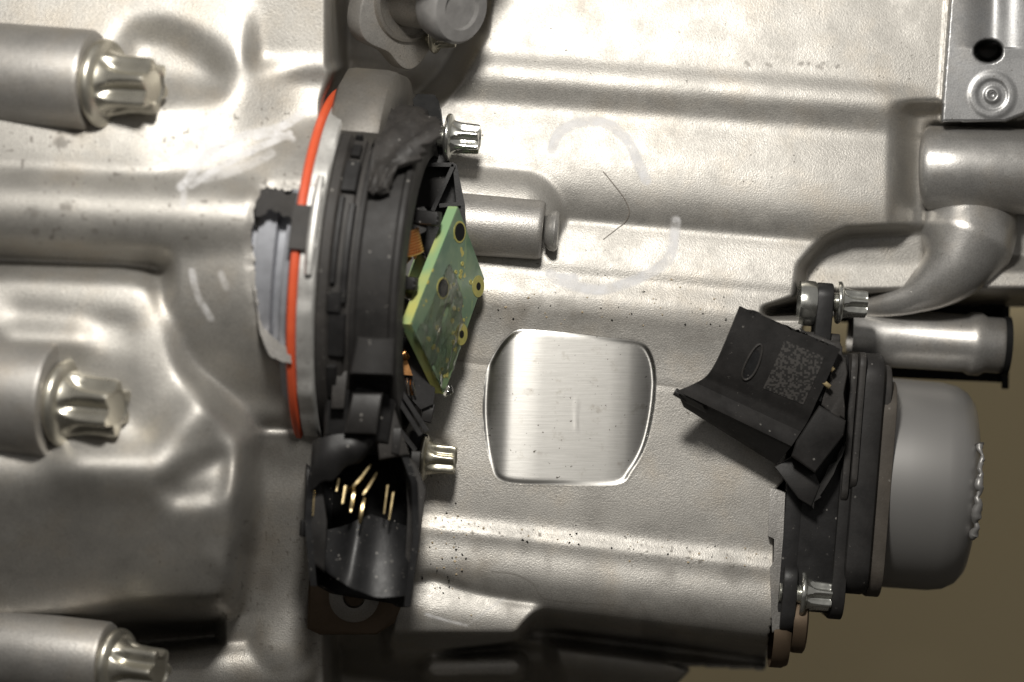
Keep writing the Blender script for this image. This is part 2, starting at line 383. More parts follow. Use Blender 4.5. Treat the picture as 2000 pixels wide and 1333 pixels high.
# neck round the sensor
yy = Y - (525 + .09 * (X - 650)); zn = -157 + .118 * (X - 640) + np.sqrt(np.clip(352 ** 2 - yy ** 2, 0, None))
neckmask = smooth((X - 300) / 30)
zn = np.where(np.abs(yy) < 352, zn, -400) * neckmask + -400 * (1 - neckmask)
upper = table([(-200, .18), (100, .12), (240, .12), (330, .1), (345, 0), (520, -.6), (900, -1)], yl, 300, 118)
upper -= 60 * smooth((X - 420) / 200) * smooth((Y - 100) / 60)
zL = np.where(yl < 330, base, np.where(yl > 500, zl, base))
uw = smooth((X - 270) / 160) * (yl < 480); zL = zL * (1 - uw) + np.minimum(zL, upper) * uw
zL = smax(zL, zn, 26)
# flat shelf at the top with a bright fillet below it, and the bowl beside the first bolt
shelf = smooth((X - 478) / 26) * (1 - smooth((Y - 112) / 38)); zL = zL * (1 - shelf) + (60 - .10 * Y) * shelf
bw = sdf(X, Y, spline([(225, 120), (250, 60), (310, 48), (370, 68), (425, 105), (450, 150), (420, 186), (300, 188), (225, 180), (225, 120)], 5)); zL -= 38 * smooth((bw + 30) / 80)
# long tube rib across the gear casting
d_, t_ = seg(X, Y, (-120, 404), (540, 436)); zt = 106 + np.sqrt(np.clip(84 ** 2 - d_ ** 2, 0, None)); zL = smax(zL, np.where((d_ < 84) & (X < 530), zt, -900), 16)
zL = blur(zL, 5, 2)
# right edge of the shelf at the top drops into the plug recess
edge = smooth((X - 640) / 18) * (1 - smooth((Y - 120) / 20)); zL = zL - 330 * edge
# lower corner: web running down beside the socket
webz = table([(-200, -.6), (880, -.6), (1000, -.45), (1200, -.3), (1250, -.5), (1330, -.3)], Y, 1150, -110)
zL = np.where((X > 430) & (Y > 840), smax(zL, webz - 20, 40), zL)
d_, t_ = seg(X, Y, (612, 1040), (548, 1262)); zL = smax(zL, np.where(d_ < 62, -185 + np.sqrt(np.clip(62 ** 2 - d_ ** 2, 0, None)), -900), 22)
d_, t_ = seg(X, Y, (250, 1330), (560, 1300)); zL = smax(zL, np.where(d_ < 60, -200 + np.sqrt(np.clip(60 ** 2 - d_ ** 2, 0, None)), -900), 20)

xb = np.interp(Y, [-70, 130, 200, 800, 900, 1400], [662, 662, 640, 640, 640, 650])
wgt = smooth((X - xb + 12) / 24); Z = zL * (1 - wgt) + zM * wgt
# break in the neck casting, ragged, showing the ring inside
brk = jag([(512, 372), (640, 372), (640, 712), (566, 712), (545, 690), (522, 668), (506, 622), (499, 560), (497, 500), (492, 450)], 2.5, 6, 5)
s_b = sdf(X, Y, [tuple(p) for p in brk]); bm_ = s_b > 0
Z = Z - 7 * np.exp(-(np.clip(-s_b, 0, None) / 10) ** 2)
# keep crisp things crisp, soften everything else a little
Zs = blur(Z, 2, 2); keep = smooth((s_cm + 10) / 8); Z = Zs * (1 - keep) + Z * keep
Z += (vnoise(X, Y, 80, 3) * .7 + vnoise(X, Y, 30, 4) * .05) * (1 - smooth((s_pad + 4) / 4)) * (1 - mcm)
edge_ = np.abs(s_pad) < 4; Af = np.stack([X[edge_] - 1112, Y[edge_] - 795, np.ones(edge_.sum())], -1)
cf = np.linalg.lstsq(Af, (Z - zp)[edge_], rcond=None)[0]; zp = zp + .6 * cf[0] * (X - 1112) + cf[1] * (Y - 795) + cf[2] - 1.5
Zpad = np.where(s_pad > 0, Z + .4 + (zp - Z) * smooth(s_pad / 9), Z + .4); Z = Z - 24 * smooth((s_pad - 1) / 9)
Z = np.where(bm_, -330, Z)

# ---- painted chalk scribbles and dirt (marks on the metal itself), plus shade painted on the web
chalk = np.zeros_like(X)
def stroke(pts, w, a):
    global chalk
    d = line(X, Y, spline(pts, 5)); chalk = np.maximum(chalk, a * smooth((w - d) / (w * .55)))
for pts, w, a in ((((598, 214), (550, 248), (470, 268), (405, 302), (372, 345), (352, 366)), 11, .75), (((565, 262), (480, 300), (425, 330), (372, 362)), 10, .6), (((572, 272), (540, 262), (500, 268)), 8, .7), (((360, 372), (357, 402)), 8, .45),
                  (((530, 300), (470, 330), (400, 350)), 12, .32), (((375, 530), (385, 575), (412, 622)), 9, .6), (((432, 535), (442, 562)), 9, .45),
                  (((1078, 292), (1096, 256), (1142, 238), (1190, 244), (1226, 276), (1246, 316), (1262, 352)), 13, .75), (((1074, 536), (1112, 556), (1172, 566), (1232, 550), (1292, 520), (1312, 490), (1320, 432)), 13, .75), (((1085, 545), (1120, 545)), 14, .8)):
    stroke(pts, w, a)
chalk *= np.clip(.82 + .3 * vnoise(X, Y, 16, 8), 0, 1)
chalk = np.maximum(chalk, .55 * np.exp(-(line(X, Y, [(832, 1200), (870, 1212), (912, 1222)]) / 2.6) ** 2)); chalk = np.maximum(chalk, .22 * np.exp(-(line(X, Y, [(912, 1222), (985, 1168)]) / 2) ** 2))
dirt_shade = .5 * np.exp(-(sm / 2.2) ** 2) * (X > 880)
dirt_shade = np.maximum(dirt_shade, .55 * np.exp(-(line(X, Y, spline([(960, 1118), (1000, 1121), (1040, 1140), (1070, 1172), (1200, 1182)], 4)) / 1.8) ** 2))
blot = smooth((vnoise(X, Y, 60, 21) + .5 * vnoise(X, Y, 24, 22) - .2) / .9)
dirt_shade = np.maximum(dirt_shade, .45 * blot * np.exp(-((Y - 615) / 60) ** 2) * (X > 900)); dirt_shade = np.maximum(dirt_shade, .22 * np.exp(-((Y - 612) / 42) ** 2) * (X > 900)); dirt_shade = np.maximum(dirt_shade, (.16 + .2 * blot) * np.exp(-((X - 1160) / 30) ** 2) * smooth((Y - 850) / 80)); dirt_shade = np.maximum(dirt_shade, .35 * blot * smooth((Y - 1010) / 80) * (X > 820))
dirt_shade = np.maximum(dirt_shade, (.22 + .3 * blot) * smooth((X - 455) / 30) * smooth((660 - X) / 20) * smooth((Y - 830) / 50) * smooth((1230 - Y) / 60))  # blotchy grime, plus shade painted over the web beside the socket
spk = smooth((vnoise(X, Y, 6, 31) - .68) / .16)
dirt_shade = np.maximum(dirt_shade, .8 * spk * np.exp(-((yr - 1045) / 22) ** 2) * (X > 820)); dirt_shade = np.maximum(dirt_shade, .7 * spk * smooth((260 - np.hypot(X - 560, Y - 1120)) / 160))
dirt_shade = np.maximum(dirt_shade, .6 * smooth((vnoise(X, Y, 9, 33) - .75) / .1) * (X < 600) * (Y > 200) * (Y < 480)); dirt_shade = np.maximum(dirt_shade, .9 * smooth((vnoise(X, Y, 5, 34) + .6 * vnoise(X, Y, 30, 35) - .75) / .2) * np.exp(-(line(X, Y, [(80, 578), (120, 590), (215, 592)]) / 5) ** 2))
for (bx, by, br) in ((65, 415, 16), (130, 405, 14), (70, 452, 10), (185, 452, 9), (145, 258, 18), (120, 278, 16), (160, 225, 10), (95, 225, 14)):
    dirt_shade = np.maximum(dirt_shade, .5 * smooth(1.25 - np.hypot(X - bx, (Y - by) * 1.4) / br + .5 * vnoise(X, Y, 8, 40)))
for i in range(12):
    bx, by = 1600 + rng.normal(0, 75), 128 + rng.normal(0, 4); dirt_shade = np.maximum(dirt_shade, .45 * smooth(1.3 - np.hypot(X - bx, Y - by) / 5))

# ---- snap the grid to the sharp outlines
Xg, Yg = X.copy(), Y.copy()
def snap(s_):
    global Xg, Yg
    gy, gx = np.gradient(s_, STEP); n_ = np.hypot(gx, gy) + 1e-6; k = np.abs(s_) < .75 * STEP
    Xg = np.where(k, X - s_ * gx / n_, Xg); Yg = np.where(k, Y - s_ * gy / n_, Yg); s_[k] = 0
snap(s_cm); snap(s_b)
# ---- cut the outline and split into castings, machined pad and machined corner
outl = [(-90, -90), (2200, -90), (2200, 245), (1965, 242), (2200, 242), (2200, 594), (1600, 598), (1566, 640), (1530, 940), (1512, 960), (1512, 1180), (1492, 1306), (1300, 1296), (1345, 1310), (1300, 1352), (1290, 1420), (-90, 1420)]
s_o = sdf(X, Y, outl)
Z = np.where(s_o < 0, -620, Z)
K = (D - Z) / D
snap(s_o); PT = np.stack([(Xg - 1000) * K, (666.5 - Yg) * K, Z], -1)
WV = W(PT).reshape(-1, 3)
ny, nx = X.shape
idx = np.arange(ny * nx).reshape(ny, nx)
quads = np.stack([idx[:-1, :-1], idx[1:, :-1], idx[1:, 1:], idx[:-1, 1:]], -1).reshape(-1, 4)
def fc(a): return (a[:-1, :-1] + a[1:, :-1] + a[1:, 1:] + a[:-1, 1:]).ravel() / 4
okf = (fc((s_o > -2.0 * STEP).astype(float)) > .99) & (fc(bm_.astype(float)) < .5)
f_pad = fc(s_pad) > 0; f_cm = fc(s_cm) > 0; f_left = fc(X - xb) < 0; f_pad = np.zeros_like(f_pad)
def field_part(name, sel, mat, parent, uv=False):
    q = quads[sel & okf]; used = np.unique(q); rm = np.full(ny * nx, -1); rm[used] = np.arange(len(used))
    q = rm[q]; me = bpy.data.meshes.new(name); v = WV[used] - origin(parent)
    me.vertices.add(len(v)); me.vertices.foreach_set("co", v.astype(np.float32).ravel())
    me.loops.add(q.size); me.loops.foreach_set("vertex_index", q.astype(np.int32).ravel())
    me.polygons.add(len(q)); me.polygons.foreach_set("loop_start", np.arange(0, q.size, 4, dtype=np.int32))
    me.polygons.foreach_set("use_smooth", np.ones(len(q), bool))
    me.update(calc_edges=True); me.validate()
    for nm, ar in (("chalk", chalk), ("dirt_shade", dirt_shade)):
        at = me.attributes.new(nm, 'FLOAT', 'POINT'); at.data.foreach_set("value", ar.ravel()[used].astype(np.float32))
    if uv:
        u = me.uv_layers.new(name="UVMap"); co = np.stack([X.ravel()[used], Y.ravel()[used]], -1)[q.ravel()] / 1000
        u.data.foreach_set("uv", co.astype(np.float32).ravel())
    me.materials.append(mat); o = bpy.data.objects.new(name, me); C.objects.link(o); o.parent = parent; return o

housing = thing("gearbox_housing", P(1000, 1300, -300), "big cast aluminium gearbox housing with ribs, chalk scribbles and a milled pad", "gearbox housing")
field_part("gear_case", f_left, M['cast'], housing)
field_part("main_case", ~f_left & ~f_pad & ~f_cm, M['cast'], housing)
def bil(A, x, y):
    fx = (x + 70) / STEP; fy = (y + 70) / STEP; ix = fx.astype(int); iy = fy.astype(int); tx = fx - ix; ty = fy - iy
    return (A[iy, ix] * (1 - tx) + A[iy, ix + 1] * tx) * (1 - ty) + (A[iy + 1, ix] * (1 - tx) + A[iy + 1, ix + 1] * tx) * ty
po = np.array(spline([tuple(p) for p in np.array(pad)], 4))[:-1]; np_ = len(po); vv, ff, uu = [], [], []
fr_ = np.concatenate([[1.0, .9925, .985, .97, .955, .935], np.linspace(.91, .03, 40)])
for q_ in fr_:
    px_ = 1112 + (po[:, 0] - 1112) * q_; py_ = 795 + (po[:, 1] - 795) * q_; zz = bil(Zpad, px_, py_); k_ = (D - zz) / D
    vv.append(np.stack([(px_ - 1000) * k_, (666.5 - py_) * k_, zz], -1)); uu.append(np.stack([px_, py_], -1) / 1000)
for j_ in range(len(fr_) - 1):
    ff += [(j_ * np_ + i_, j_ * np_ + (i_ + 1) % np_, (j_ + 1) * np_ + (i_ + 1) % np_, (j_ + 1) * np_ + i_) for i_ in range(np_)]
ff.append(tuple((len(fr_) - 1) * np_ + i_ for i_ in range(np_)))
mpd = MB().add(np.concatenate(vv), ff).build("milled_pad", M['milled'], housing, ang=60); uvl = mpd.data.uv_layers.new(name="UVMap"); uu = np.concatenate(uu)
li = np.zeros(len(mpd.data.loops), np.int32); mpd.data.loops.foreach_get("vertex_index", li); uvl.data.foreach_set("uv", uu[li].astype(np.float32).ravel())
M['mach'] = casting("machined_corner", base=(.55, .55, .55), rough=.40, stain=.40, grain=.35)
field_part("corner_mount", f_cm & ~f_left, M['mach'], housing)

# bolt bosses standing on the housing
aL, uL, tL = frame(13, 5.0)
def boss(px, py, z, R, L, mat=M['cast2']):
    c = P(px, py, z); MB().lathe((c, aL, uL, tL), [(-L, R * 1.04), (-8, R), (-2, R - 3), (0, R - 8), (0, R * .4), (-30, R * .38)], 96).build("bolt_boss", mat, housing)
boss(183, 158, 125, 97, 420); boss(112, 783, 150, 112, 420); boss(212, 1296, 60, 80, 420)
a0, u0, t0 = frame(4, 5.0)
c = P(1062, 450, -215); MB().lathe((P(1062, 450, -215), a0, u0, t0), [(4, 30), (14, 40), (24, 42), (30, 36), (30, 0)], 48).build("boss_plug", M['smooth'], housing)
MB().lathe((c, a0, u0, t0), [(-260, 66), (-10, 60), (-3, 58), (0, 54), (0, 34), (-26, 30), (-26, 0)], 72).build("hollow_boss", M['cast2'], housing)

# elbow pipe and lower tube on the right
elb = thing("coolant_elbow", P(1900, 420, -330), "smooth silver cast elbow bending down beside the housing corner", "pipe")
pts = [P(*p) for p in spline([(1800, 330, -345), (1840, 330, -335), (1900, 332, -330), (2120, 340, -330)], 6)]
MB().tube(pts, [46, 74, 84, 88] + [88] * (len(pts) - 4), 48).build("inlet_pipe", M['smooth'], elb)
pts = [P(*p) for p in spline([(1882, 400, -420), (1886, 440, -385), (1880, 482, -360), (1850, 535, -345), (1785, 577, -355), (1695, 600, -388), (1610, 608, -425)], 8)]
MB().tube(pts, np.interp(np.linspace(0, 1, len(pts)), [0, .167, .333, .5, .667, .833, 1], [96, 108, 102, 66, 38, 22, 12]), 48).build("bend", M['smooth'], elb)
tb = thing("lower_tube", P(1830, 665, -420), "straight silver tube with a raised ring below the elbow", "pipe")
c = P(1660, 655, -420); fr2 = (c, *frame(0, 4.0))
MB().lathe(fr2, [(0, 62), (240, 60), (252, 66), (272, 66), (284, 58), (318, 58), (324, 54), (324, 0)], 72).build("tube_wall", M['smooth'], tb)
MB().lathe(fr2, [(318, 62), (332, 62), (332, 0)], 48).build("rubber_end", M['dark'], tb)

flo = MB().add([P(0, 666.5, 0) + V(*p) for p in ((-9000, -1000, 9000), (9000, -1000, 9000), (9000, -1000, -2300), (-9000, -1000, -2300))], [(0, 1, 2, 3)]).build("shade_floor", M['shade_floor']); tag(flo, kind="structure")  # floor out of view, added to block ambient light from below
# wall far behind
wallo = MB().add([P(-9000, 7000, -2300), P(11000, 7000, -2300), P(11000, -6000, -2300), P(-9000, -6000, -2300)], [(0, 1, 2, 3)]).build("wall", M['wall']); tag(wallo, kind="structure")

def Zat(px, py): return float(Z[int((py + 70) / STEP), int((px + 70) / STEP)])
# ================================================================= bolts
GB = "flanged bolts with six-lobed heads"
def bolt_parts(root, mat, shank=True, plain=False):
    A = (V(0, 0, 0), V(1, 0, 0), V(0, 1, 0), V(0, 0, 1))
    MB().lathe(A, [(0, 0), (0, 45), (2, 47), (6, 47.5), (9, 46), (10.5, 43), (13, 38), (13, 0)], 64).build("flange", mat, root, local=True)
    n = 120; th = np.arange(n) / n * 2 * np.pi; rings = []; val_ = .5 - .5 * np.cos(6 * th)
    for s_, r, dp, w in ((11, 37, 0, 1), (14, 35.4, 1.5, .12), (17, 34.2, 4, .25), (21, 33, 7, .42), (26, 32, 9.2, .62), (33, 31.4, 11, .85), (44, 31, 11.3, .95), (60, 30.6, 11.3, .95), (64, 30, 11, .95), (66.5, 29, 9, .95), (67, 22, 3, 1), (65.5, 18, 0, 1), (64.5, 16.5, 0, 1), (64.5, .5, 0, 1)):
        rr = r - dp * np.clip((val_ - (1 - w)) / w, 0, 1) ** .9
        rings.append(np.stack([np.full(n, s_), rr * np.cos(th), rr * np.sin(th)], -1))
    MB().loops(rings).build("star_head", mat, root, ang=28, local=True)
    if shank:
        pr = []; s_ = 2.0
        while s_ > -44: pr += [(s_, 20), (s_ - 1.6, 22), (s_ - 3.2, 20)]; s_ -= 4.0
        MB().lathe(A, pr, 32).build("threaded_shank", mat, root, local=True)
def dup(root, p, frm, sc, label, mat=None):
    r = root.copy(); C.objects.link(r)
    a, u, t = [W(v) / S for v in frm]
    Mx = Matrix(((a[0], u[0], t[0], 0), (a[1], u[1], t[1], 0), (a[2], u[2], t[2], 0), (0, 0, 0, 1)))
    r.matrix_world = Matrix.Translation(Vector(W(p))) @ Mx @ Matrix.Scale(sc, 4); r["label"] = label
    for ch in list(root.children):
        c_ = ch.copy(); C.objects.link(c_); c_.parent = r
        if mat: c_.data = ch.data.copy(); c_.data.materials[0] = mat
    return r
def spin(fr, deg):
    a, u, t = fr; k = math.radians(deg); return a, u * math.cos(k) + t * math.sin(k), -u * math.sin(k) + t * math.cos(k)
fS = frame(7, 5.0); fB = frame(23, 5.0)
b0 = thing("flange_bolt", P(872, 268, -135), "clean zinc bolt sticking out of the black lug at the top of the broken sensor", "bolt", GB, spin(fS, 12), 1.0)
bolt_parts(b0, M['zinc'])
dup(b0, P(196, 163, 128), spin(fB, 20), 1.8, "big blurred bolt on the boss nearest the upper left corner", M['zinc2'])
dup(b0, P(124, 788, 153), spin(fB, 5), 1.8, "big blurred bolt on the left boss above the dark flat of the casting", M['zinc2'])
dup(b0, P(222, 1300, 62), spin(fB, 30), 1.55, "big bolt cut off by the bottom left edge of the frame", M['zinc2'])
dup(b0, P(824, 893, -150), spin(fS, 25), 1.02, "dull bolt half hidden behind the black plug socket", M['zincold'])
dup(b0, P(1634, 591, -235), spin(frame(0, 4.5), 18), .92, "bolt through the upper lug of the grey capped sensor on the right")
dup(b0, P(1562, 1161, -200), spin(frame(0, 5.5), 8), .95, "bright bolt through the lowest lug of the grey capped sensor")
dup(b0, P(846, 72, -190), spin(frame(20, 2.0), 10), .72, "small yellowed bolt under the grey plug at the top", M['zincold'])

# ================================================================= broken sensor on the left
Cs = V(-367, 137, -157); a, u, t = frame(7, 5.0); FS = (Cs, a, u, t)
def DP(s, r, phi): k = math.radians(phi); return Cs + s * a + r * (math.cos(k) * u + math.sin(k) * t)
sen = thing("broken_sensor", DP(60, 365, 180), "broken round black sensor seen edge on with torn cover and open coil", "sensor")
gk = MB().lathe(FS, [(-9, 355), (-9, 364), (-5, 369), (4, 369), (8, 364), (8, 355)], 160).build("orange_seal", M['orange']); tag(gk, "orange sealing ring squeezed between neck and silver flange", "seal")
gf = np.random.default_rng(8); nf = 240; rn = np.interp(np.arange(nf), np.arange(0, nf + 1, 3), np.append(gf.normal(0, 1, nf // 3), 0)); chip = np.interp(np.arange(nf), np.arange(0, nf + 1, 8), np.append(gf.uniform(0, 1, nf // 8) ** 3, 0))
thf = np.arange(nf) / nf * 2 * np.pi; dfl = np.cos(thf)[:, None] * u + np.sin(thf)[:, None] * t; scr = smooth((np.degrees(thf) - 40) / 15) * (np.degrees(thf) < 200)
MB().loops([Cs + np.full((nf, 1), sv) * a + (np.full(nf, rv) + scr * (rn * am - chip * cm_))[:, None] * dfl for sv, rv, am, cm_ in ((8, 340, 0, 0), (8, 360, .6, 2), (11, 366, 1.0, 5), (20, 366, 1.4, 8), (29, 366, 1.6, 10), (38, 365, 1.2, 12), (42, 360, .8, 8), (42, 330, 0, 0))], cap=(False, False)).build("metal_flange", M['scraped'], sen, ang=25)
rimclip = MB().hexa([DP(s, r_, p_) for r_ in (352, 379) for s, p_ in ((-12, 72), (32, 72), (32, 85), (-12, 85))]).build("retaining_clip", M['plastic2'], sen)
# lug of the flange at the top
out = [(math.cos(math.radians(q)) * r, math.sin(math.radians(q)) * r) for q, r in [(-60, 330), (-50, 395), (-30, 414), (-10, 418), (10, 414), (24, 400), (34, 374), (40, 355), (40, 280), (-60, 280)]]
MB().extrude(FS, out, 10, 120, 22).build("flange_lug", M['castdark'], sen)
MB().hexa([DP(s, r, p) for r in (340, 376) for s, p in ((14, 66), (40, 66), (40, 84), (14, 84))]).build("steel_tab", M['scraped'], sen)
MB().tube([DP(30, 372, p) for p in np.linspace(62, 92, 9)], [7, 9, 10, 10, 10, 10, 10, 9, 7], 16).build("dowel", M['scraped'], sen)
# grey ring inside the broken neck
MB().lathe(FS, [(-110, 300), (-108, 328), (-95, 334), (-92, 326), (-84, 326), (-81, 338), (-47, 340), (-43, 322), (-30, 322), (-26, 342), (-14, 344), (-12, 336), (-12, 300)], 160).build("grey_ring", M['greym'], sen)
tape = jag([(508, 372, 0), (545, 370, 0), (582, 378, 0), (578, 420, 0), (556, 424, 0), (530, 408, 0), (505, 424, 0), (498, 405, 0)], 2.5, 4, 3)
zt = 196 - (np.abs(tape[:, 1] - 400) * .05); MB().prism([P(p[0], p[1], z - 8) for p, z in zip(tape, zt)], [P(p[0], p[1], z) for p, z in zip(tape, zt)]).build("tape_scrap", M['plastic2'], sen)
# ragged lip of broken casting
lip = jag([(494, 556, 0), (503, 602, 0), (512, 636, 0), (530, 655, 0), (556, 676, 0), (570, 682, 0), (570, 710, 0), (548, 706, 0), (526, 694, 0), (508, 652, 0)], 1.1, 4, 9)
MB().prism([P(p[0], p[1], 120) for p in lip], [P(p[0], p[1], 176 - .05 * abs(p[1] - 560)) for p in lip]).build("broken_edge", M['cast2'], housing)
# black rim with ribs and slots
MB().lathe(FS, [(42, 300), (42, 346), (46, 350), (62, 350), (66, 344), (70, 338), (92, 336), (96, 330), (104, 328)], 160).build("rim", M['plastic2'], sen)
def rimblock(name, s0, s1, r0, r1, p0, p1, mat):
    n = max(2, int((p1 - p0) / 3) + 1); ph = np.linspace(p0, p1, n); rr = []
    for p_ in ph:
        rr.append([DP(s0, r0, p_), DP(s0 + 1, r1 - 2, p_), DP(s0 + 3, r1, p_), DP(s1 - 3, r1, p_), DP(s1 - 1, r1 - 2, p_), DP(s1, r0, p_)])
    MB().loops(rr).build(name, mat, sen)
for s0, s1, r1, p0, p1 in ((70, 84, 350, 22, 30), (70, 86, 349, 34, 41), (70, 90, 348, 45, 50), (66, 96, 352, 53, 64), (86, 100, 346, 68, 100), (66, 78, 350, 66, 94), (64, 92, 350, 97, 103), (66, 100, 344, 104, 118), (64, 84, 349, 122, 134), (74, 100, 346, 136, 146)):
    rimblock("rib", s0, s1, 325, r1, p0, p1, M['plastic'])
MB().lathe(FS, [(100, 310), (100, 322), (105, 328), (113, 328), (118, 322), (178, 322), (183, 328), (191, 328), (196, 322), (196, 250), (150, 236)], 160).build("body_band", M['matte'], sen)
MB().lathe((Cs, a, u, t), [(100, 326), (108, 340), (124, 346), (160, 346), (176, 338), (182, 322)], 24, -20, 42).build("upper_dome", M['plastic2'], sen)
# torn cover sheet: curved patch with a ragged outline
g = np.random.default_rng(4); ns, nph = 15, 26; ph = np.linspace(22, 64, nph); top, bot = [], []
right = np.interp(ph, [22, 30, 36, 42, 46, 50, 54, 64], [196, 222, 236, 232, 206, 214, 170, 150]) + g.normal(0, 4, nph)
left = np.interp(ph, [22, 40, 64], [108, 112, 118])
for k, p_ in enumerate(ph):
    row = [DP(left[k] + (right[k] - left[k]) * j / (ns - 1), 349 + 5 * math.sin(j * .8 + k * .5) + g.normal(0, 1.6) + 22 * (j / (ns - 1)) ** 2 * math.exp(-((p_ - 40) / 9) ** 2), p_) for j in range(ns)]
    top.append(row); bot.append([q - 9 * (math.cos(math.radians(p_)) * u + math.sin(math.radians(p_)) * t) for q in row])
MB().loops([r_ + b_[::-1] for r_, b_ in zip(top, bot)]).build("torn_cover", M['plastic2'], sen)
# open face: dark floor, rim of the opening, winding, steel dome
MB().lathe(FS, [(150, 236), (126, 232), (120, 0)], 120).build("cavity_floor", M['dark'], sen)
# side bracket with pockets behind the band, carrying the upper lug
def SP(px, py, z): return P(px, py, z)
def plate(name, pts, z0, z1, mat, parent, bev=None):
    pts = [tuple(p) + (0,) * (3 - len(p)) for p in pts]
    return MB().prism([P(p[0], p[1], z0 + p[2]) for p in pts], [P(p[0], p[1], z1 + p[2]) for p in pts]).build(name, mat, parent)
plate("bracket_back", [(815, 185), (850, 187), (862, 215), (872, 300), (884, 330), (902, 395), (900, 420), (860, 520), (800, 560), (770, 400), (790, 250)], -215, -165, M['plastic'], sen)
# lug ring round the bolt
plate("lug", [(806, 195), (815, 184), (848, 185), (858, 200), (862, 236), (850, 285), (840, 300), (820, 255)], -205, -108, M['dark'], sen)
MB().lathe((P(842, 262, -135), a, u, t), [(-18, 40), (10, 40), (12, 37), (12, 25), (-14, 24)], 48).build("lug_bush", M['plastic'], sen)
for q0, q1 in (((818, 322), (886, 322)), ((886, 322), (845, 412)), ((818, 322), (806, 408)), ((900, 398), (858, 402))):
    d = nrm(V(q1[1] - q0[1], q0[0] - q1[0], 0)) * 4
    plate("pocket_rib", [(q0[0] - d[0], q0[1] - d[1]), (q0[0] + d[0], q0[1] + d[1]), (q1[0] + d[0], q1[1] + d[1]), (q1[0] - d[0], q1[1] - d[1])], -185, -100, M['plastic'], sen)
plate("pocket_floor", [(822, 326), (882, 326), (846, 405), (810, 405)], -180, -140, M['matte'], sen)
plate("side_wall", [(884, 318), (892, 322), (908, 400), (912, 470), (898, 470)], -205, -110, M['plastic'], sen)
# winding and dome visible in the opening
cw = DP(196, 205, 62)
for k in range(9):
    pts = [P(782 + 1.2 * k + 34 * math.sin(v), 452 + 5.4 * k + 5 * math.cos(v * 2), -20 + 34 * math.cos(v)) for v in np.linspace(-.2, 1.5, 10)]
    MB().tube(pts, 3.0, 8).build("winding_turn", M['copper'], sen)
plate("winding_core", [(776, 448), (800, 450), (822, 480), (812, 506), (778, 508)], -90, -24, M['copper'], sen)
MB().lathe((P(798, 538, -60), nrm(V(.86, -.05, .5)), u, nrm(np.cross(nrm(V(.86, -.05, .5)), u))), [(-30, 56), (6, 56), (16, 53), (24, 46), (28, 34), (30, 0)], 64).build("steel_dome", M['steel'], sen)
for (px, py, w, h, z) in ((836, 424, 26, 14, -30), (797, 552, 18, 13, 30)):
    fg = MB().extrude((P(px - w, py, z), frame(20, 6)[0], frame(20, 6)[1], frame(20, 6)[2]), rrect(h, 14, 4), 0, 2 * w, 2).build("contact_finger", M['plastic'], sen)
    for k in (-1, 1): MB().extrude((P(px - w + 4, py + 5 * k, z + 13), *frame(20, 6)), rrect(2.2, 3, 1, 2), 0, 2 * w - 6, .8).build("finger_ridge", M['glossy'], fg)
plate("finger_root", [(802, 408), (828, 404), (838, 416), (832, 452), (812, 462), (800, 440)], -120, -20, M['plastic'], sen)
MB().tube([P(772, 634, 20), P(806, 633, 20)], 5, 12).build("ceramic_pin", M['white'], sen)
MB().tube([P(772, 648, 10), P(808, 648, 10)], 3.2, 12).build("terminal_pin", M['steel'], sen)
plate("lower_chassis", [(772, 655), (812, 665), (850, 760), (846, 790), (822, 800), (790, 765), (770, 700)], -150, -60, M['plastic'], sen)
plate("copper_tongue", [(790, 690), (806, 734), (784, 732)], -60, -44, M['copper'], sen)
MB().tube([P(780, 700, -30), P(788, 690, -30), P(794, 700, -36)], [8, 10, 8], 12).build("solder_blob", M['copper'], sen)
for k in range(4):
    MB().tube([P(788 + 7 * k, 738 + 2 * k, -50), P(789 + 6 * k, 752, -36), P(792 + 6.5 * k, 772, -48)], 2.2, 8).build("wire_end", M['zinc' if k % 2 else 'copper'], sen)
# lower body: two boxes, side tab, diagonal struts, clip blocks
def body(name, pts, z0, z1, mat, bev=5, parent=None):
    pts = np.asarray(pts, float); ctr = pts.mean(0); rad = np.linalg.norm(pts - ctr, axis=1).mean(); rings = []
    for z, ins in ((z0, 0), (z1 - bev, 0), (z1 - bev * .35, bev * .35), (z1, bev)):
        o = ctr + (pts - ctr) * (1 - ins / rad); rings.append([P(p[0], p[1], z) for p in o])
    return MB().loops(rings).build(name, mat, parent or sen)
body("lower_body", [(640, 600), (790, 640), (776, 770), (760, 870), (632, 858), (634, 720)], -120, 92, M['plastic'], 12)
body("box_cover", [(697, 658), (772, 662), (768, 735), (683, 732)], 60, 186, M['matte'], 6)
body("box_cover", [(688, 768), (748, 768), (735, 850), (672, 848)], 60, 150, M['matte'], 6)
body("side_tab", [(650, 714), (680, 714), (672, 800), (646, 800)], 60, 122, M['plastic2'], 4)
body("inner_wall", [(748, 768), (768, 790), (800, 890), (740, 900), (735, 850)], 0, 84, M['plastic2'], 6)
for k, (x0, y0, x1, y1) in enumerate(((757, 748, 822, 850), (770, 744, 834, 842), (742, 790, 812, 880))):
    d = nrm(V(y1 - y0, x0 - x1, 0))[:2] * 4.5
    plate("strut", [(x0 - d[0], y0 - d[1]), (x0 + d[0], y0 + d[1]), (x1 + d[0], y1 + d[1]), (x1 - d[0], y1 - d[1])], -90, 40 - 22 * k, M['plastic'], sen)
body("clip_block", [(768, 835), (784, 835), (780, 890), (764, 886)], 20, 88, M['matte'], 3)
body("clip_block", [(804, 880), (822, 882), (818, 920), (800, 915)], -60, 30, M['matte'], 3)
body("clip_block", [(826, 780), (850, 790), (842, 828), (822, 822)], -150, -70, M['matte'], 3)
plate("mount_foot", [(800, 840), (836, 850), (828, 935), (800, 935)], -190, -130, M['plastic'], sen)

